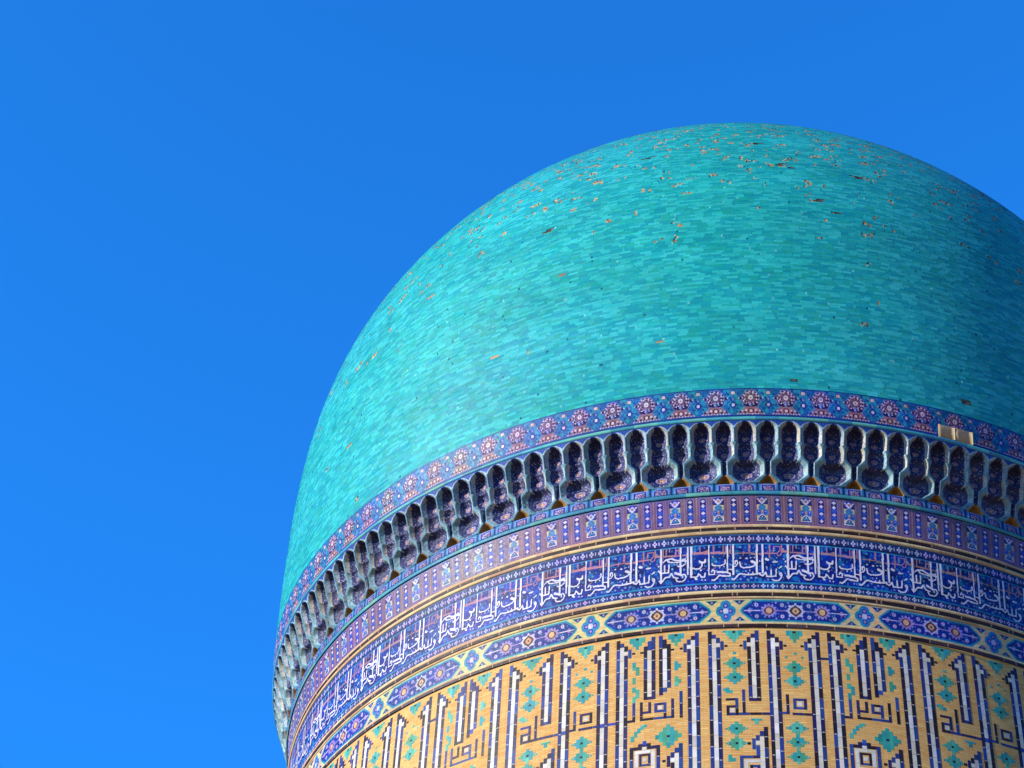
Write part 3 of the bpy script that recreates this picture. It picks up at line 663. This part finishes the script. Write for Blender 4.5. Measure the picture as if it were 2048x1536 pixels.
def lettering(odd):
    rc.clear(); TQ.clear()
    shaft(0, 1); shaft(9.65, -1, 21.4, closed=1); shaft(14.6, 1, cross=odd); shaft(24.75, -1, cross=odd)
    shaft(29.7, 1); narrow(36.75, -1, 19.2); narrow(40.65, 1, 17.0, step=True); shaft(47.75, -1)
    st([(2.9, 21.7), (5.2, 21.7), (5.2, 26)]); st([(3.0, 23.8), (5.2, 23.8)]); st([(3.0, 23.8), (3.0, 26.0), (5.2, 26.0)]); R_(4.1, 24.9, 1.1, 1.2, 'W')
    st([(6.9, 19.2), (6.9, 26.0)]); st([(5.2, 26.0), (13.4, 26.0)])
    st([(17.5, 20.6), (17.5, 25.7), (15.9, 25.7)])
    st([(19.2, 21.7), (21.8, 21.7), (21.8, 24.2), (19.2, 24.2), (19.2, 21.7)]); R_(20.5, 22.95, 1.2, 1.2, 'W')
    st([(18.9, 25.9), (23.5, 25.9)])
    if odd: st([(26.0, 25.9), (28.4, 25.9)], 'B')
    else: st([(26.0, 9.1), (28.5, 9.1)])
    st([(32.8, 21), (32.8, 25.9), (31.0, 25.9)])
    st([(34.7, 21.0), (34.7, 25.8), (42.5, 25.8), (42.5, 20.8)]); st([(34.7, 23.8), (36.8, 23.8), (36.8, 21.2)])
    st([(40.6, 25.8), (40.6, 21.7), (38.3, 21.7), (38.3, 23.8), (40.6, 23.8)]); R_(39.45, 22.75, 1.0, 1.0, 'W')
    st([(44.6, 18.8), (44.6, 25.9)], w=.75)
    topdia(5); topdia(20, 2); topdia(33.6, 2); topdia(43.5, 2)
    for u_, v_ in ((4.9, 11.0), (4.9, 15.2), (19.6, 12.2), (19.6, 16.3), (4.95, 30.2), (4.9, 34.4), (19.5, 30.0), (19.5, 34.0), (19.5, 38.2), (19.5, 44), (19.5, 48), (4.9, 47)): diamond(u_, v_)
    for o, h in ((0, 6.8), (-1, 5.2), (1, 5.2), (-2, 3.0), (2, 3.0), (-3, 1.2), (3, 1.2)): tq(41.4 + o * .93, 31.3, .87, h)
    R_(41.4, 31.3, .7, .6, 'K')
    for u_, v_, a_, b_ in ((3.0, 19.0, .9, 1.6), (3.9, 19.4, .8, 1.0), (2.2, 18.8, .6, .8), (9.8, 27.7, 2.6, .6), (9.8, 28.4, .9, 1.4), (20, 8.0, .8, .7), (17.7, 9.1, .6, .6), (21.7, 9.1, .6, .6), (5, 7.9, .8, .7),
                           (32.8, 9.6, .9, 2.4), (33.7, 11.2, .9, 2.6), (32.8, 14.0, .8, 1.9), (32.8, 16.7, .9, 1.6), (33.7, 18.0, .9, 2.6), (32.8, 19.7, .8, 1.9),
                           (43.5, 10.8, .9, 2.8), (44.3, 10.8, .7, 1.2), (43.5, 15.4, .9, 3.0), (44.3, 15.4, .7, 1.2),
                           (32.5, 31.1, .9, 1.6), (33.3, 29.9, .8, 1.6), (34.1, 28.9, .8, 1.4), (34.9, 28.1, .8, 1.2), (35.7, 27.7, .8, .8), (3.2, 38.6, .9, 2.0), (4.1, 39, .8, 1.0)): tq(u_, v_, a_, b_)
    # square letter frames lower down
    st([(32.3, 41.5), (32.3, 34.0), (34.4, 34.0), (34.4, 33.2), (36.6, 33.2), (36.6, 34.0), (38.9, 34.0), (38.9, 41.5), (32.3, 41.5)], w=.9)
    seg(35.5, 32.0, 33.2, 'B', .9)
    for q in ((33.1, 38.1, 34.7, 35.5), (33.1, 34.0, 35.5, 40.8), (37.2, 38.1, 35.5, 40.8), (34.0, 37.2, 39.9, 40.8), (35.0, 36.0, 33.7, 34.6)): rc.append((*q, 'W'))
    st([(34.5, 36.0), (36.7, 36.0), (36.7, 38.9), (34.5, 38.9), (34.5, 36.0)], w=.6); R_(35.6, 37.4, 1.0, 1.0, 'W')
    for (u, d, b_) in ((10.95, -1, 29.8), (43.4, -1, 33.6)):
        seg(u - d, b_, 60, 'D'); seg(u, b_ + 1.2, b_ + 2.6, 'D'); seg(u + d, b_ + 2.4, b_ + 3.9, 'D'); seg(u + d, b_ + 4.0, b_ + 5.1, 'W', 1.0); seg(u + 2 * d, b_ + 3.3, b_ + 6.4, 'D', .8)
        R_(u + 3.1 * d, b_ + 4.7, .8, .7, 'K'); seg(u, b_ + 2.8, 60, 'W', 1.05); seg(u + d, b_ + 5.3, b_ + (8.2 if u < 20 else 26), 'D')
    st([(9.9, 38.3), (5.9, 38.3), (5.9, 50), (9.9, 50)], w=.8); rc.append((6.6, 10.4, 39.0, 39.9, 'W')); rc.append((6.6, 7.5, 39.9, 48, 'W'))
    st([(8.2, 40.9), (9.9, 40.9), (9.9, 44), (8.2, 44), (8.2, 40.9)], w=.7)
    return list(rc), list(TQ)
COLD = [lin(c) for c in [(40, 58, 140), (36, 34, 96), (38, 26, 34), (44, 74, 150), (50, 42, 96), (36, 30, 54), (44, 32, 60), (40, 62, 132)]]
COLB = [lin((44, 76, 190)), lin((50, 90, 170))]
COLW = [lin((232, 226, 214)), lin((226, 218, 200)), lin((236, 234, 238)), lin((220, 214, 208))]
COLK = [lin((34, 22, 30))]
COLT = [lin(c) for c in [(64, 176, 160), (48, 160, 160), (84, 186, 170), (50, 164, 176), (76, 170, 140)]]
def lay(parts, getcol, off, name, parent, gapv=.10, seglen=(2.8, 4.4)):
    V, C = [], []
    for ph0, R in parts:
        for q in R:
            u0, u1, v0, v1, k = q if len(q) == 5 else (*q, 'T')
            horiz = (u1 - u0) > (v1 - v0)
            L = (u1 - u0) if horiz else (v1 - v0); p = 0
            while p < L - .05:
                l = min(RNG.uniform(*seglen), L - p)
                if L - p - l < .5: l = L - p
                if horiz: a = (u0 + p, u0 + p + l - (gapv if p + l < L else 0), v0, v1)
                else: a = (u0, u1, v0 + p, v0 + p + l - (gapv if p + l < L else 0))
                p += l
                x0, x1 = ph0 + a[0] * U, ph0 + a[1] * U; za, zb = ZF - a[2] * VZ, ZF - a[3] * VZ
                cc = getcol(k) * RNG.uniform(.88, 1.1)
                ro = 1.0 + off; rb = 1.0 - .0004
                f = [pt(x0, zb, ro), pt(x1, zb, ro), pt(x1, za, ro), pt(x0, za, ro)]
                b = [pt(x0, zb, rb), pt(x1, zb, rb), pt(x1, za, rb), pt(x0, za, rb)]
                V.append(f); C.append(cc)
                if k in 'DB' and not horiz and p < L and RNG.random() < .7:   # small pale joint piece between dark tiles
                    xa, xb, zj, zk = ph0 + (u0 + .18) * U, ph0 + (u1 - .18) * U, ZF - (v0 + p - gapv * 1.6) * VZ, ZF - (v0 + p + gapv * .7) * VZ
                    V.append([pt(xa, zk, ro + .0001), pt(xb, zk, ro + .0001), pt(xb, zj, ro + .0001), pt(xa, zj, ro + .0001)]); C.append(lin((196, 188, 196)))
                V.append([b[0], b[1], f[1], f[0]]); V.append([f[1], b[1], b[2], f[2]]); V.append([b[0], f[0], f[3], b[3]])
                C += [cc * .9] * 3
    V = np.array(V); return make_mesh(name, V.reshape(-1, 3), np.arange(len(V) * 4).reshape(-1, 4), np.clip(np.array(C), 0, .9), MAT_TILE, parent)
def pickc(k):
    L = {'D': COLD, 'W': COLW, 'B': COLB, 'K': COLK, 'T': COLT}[k]; return L[RNG.integers(0, len(L))]
perL, perT, perJ = [], [], []
for k in range(-5, 6):
    ph0 = -2.5 + k * PER * U
    a_, b_ = lettering(k % 2 != 0)
    perL.append((ph0, a_)); perT.append((ph0, b_))
kl = lay(perL, pickc, .00028, 'kufic_lettering', wall)
kl['label'] = "dark blue outlined white shafts and square letters on the ochre brick"
ti = lay(perT, pickc, .00022, 'turquoise_inlay', wall, seglen=(1.6, 5))
ti['label'] = "stepped turquoise diamonds between the letters"

# lower body of the drum, below the photograph's frame
lathe('drum_base', [(1.0, 1.5), (1.0, 1.2), (1.06, 1.2), (1.06, -.2125)], MAT_BRICK, root, seg=360, uvs=U, smooth=False)

# ------------------------------------------------------------------ ground
g = 3000.0
gr = make_mesh('ground', [(-g, -g, 0), (g, -g, 0), (g, g, 0), (-g, g, 0)], [[0, 1, 2, 3]], None, MAT_GROUND)
gr['kind'] = 'structure'
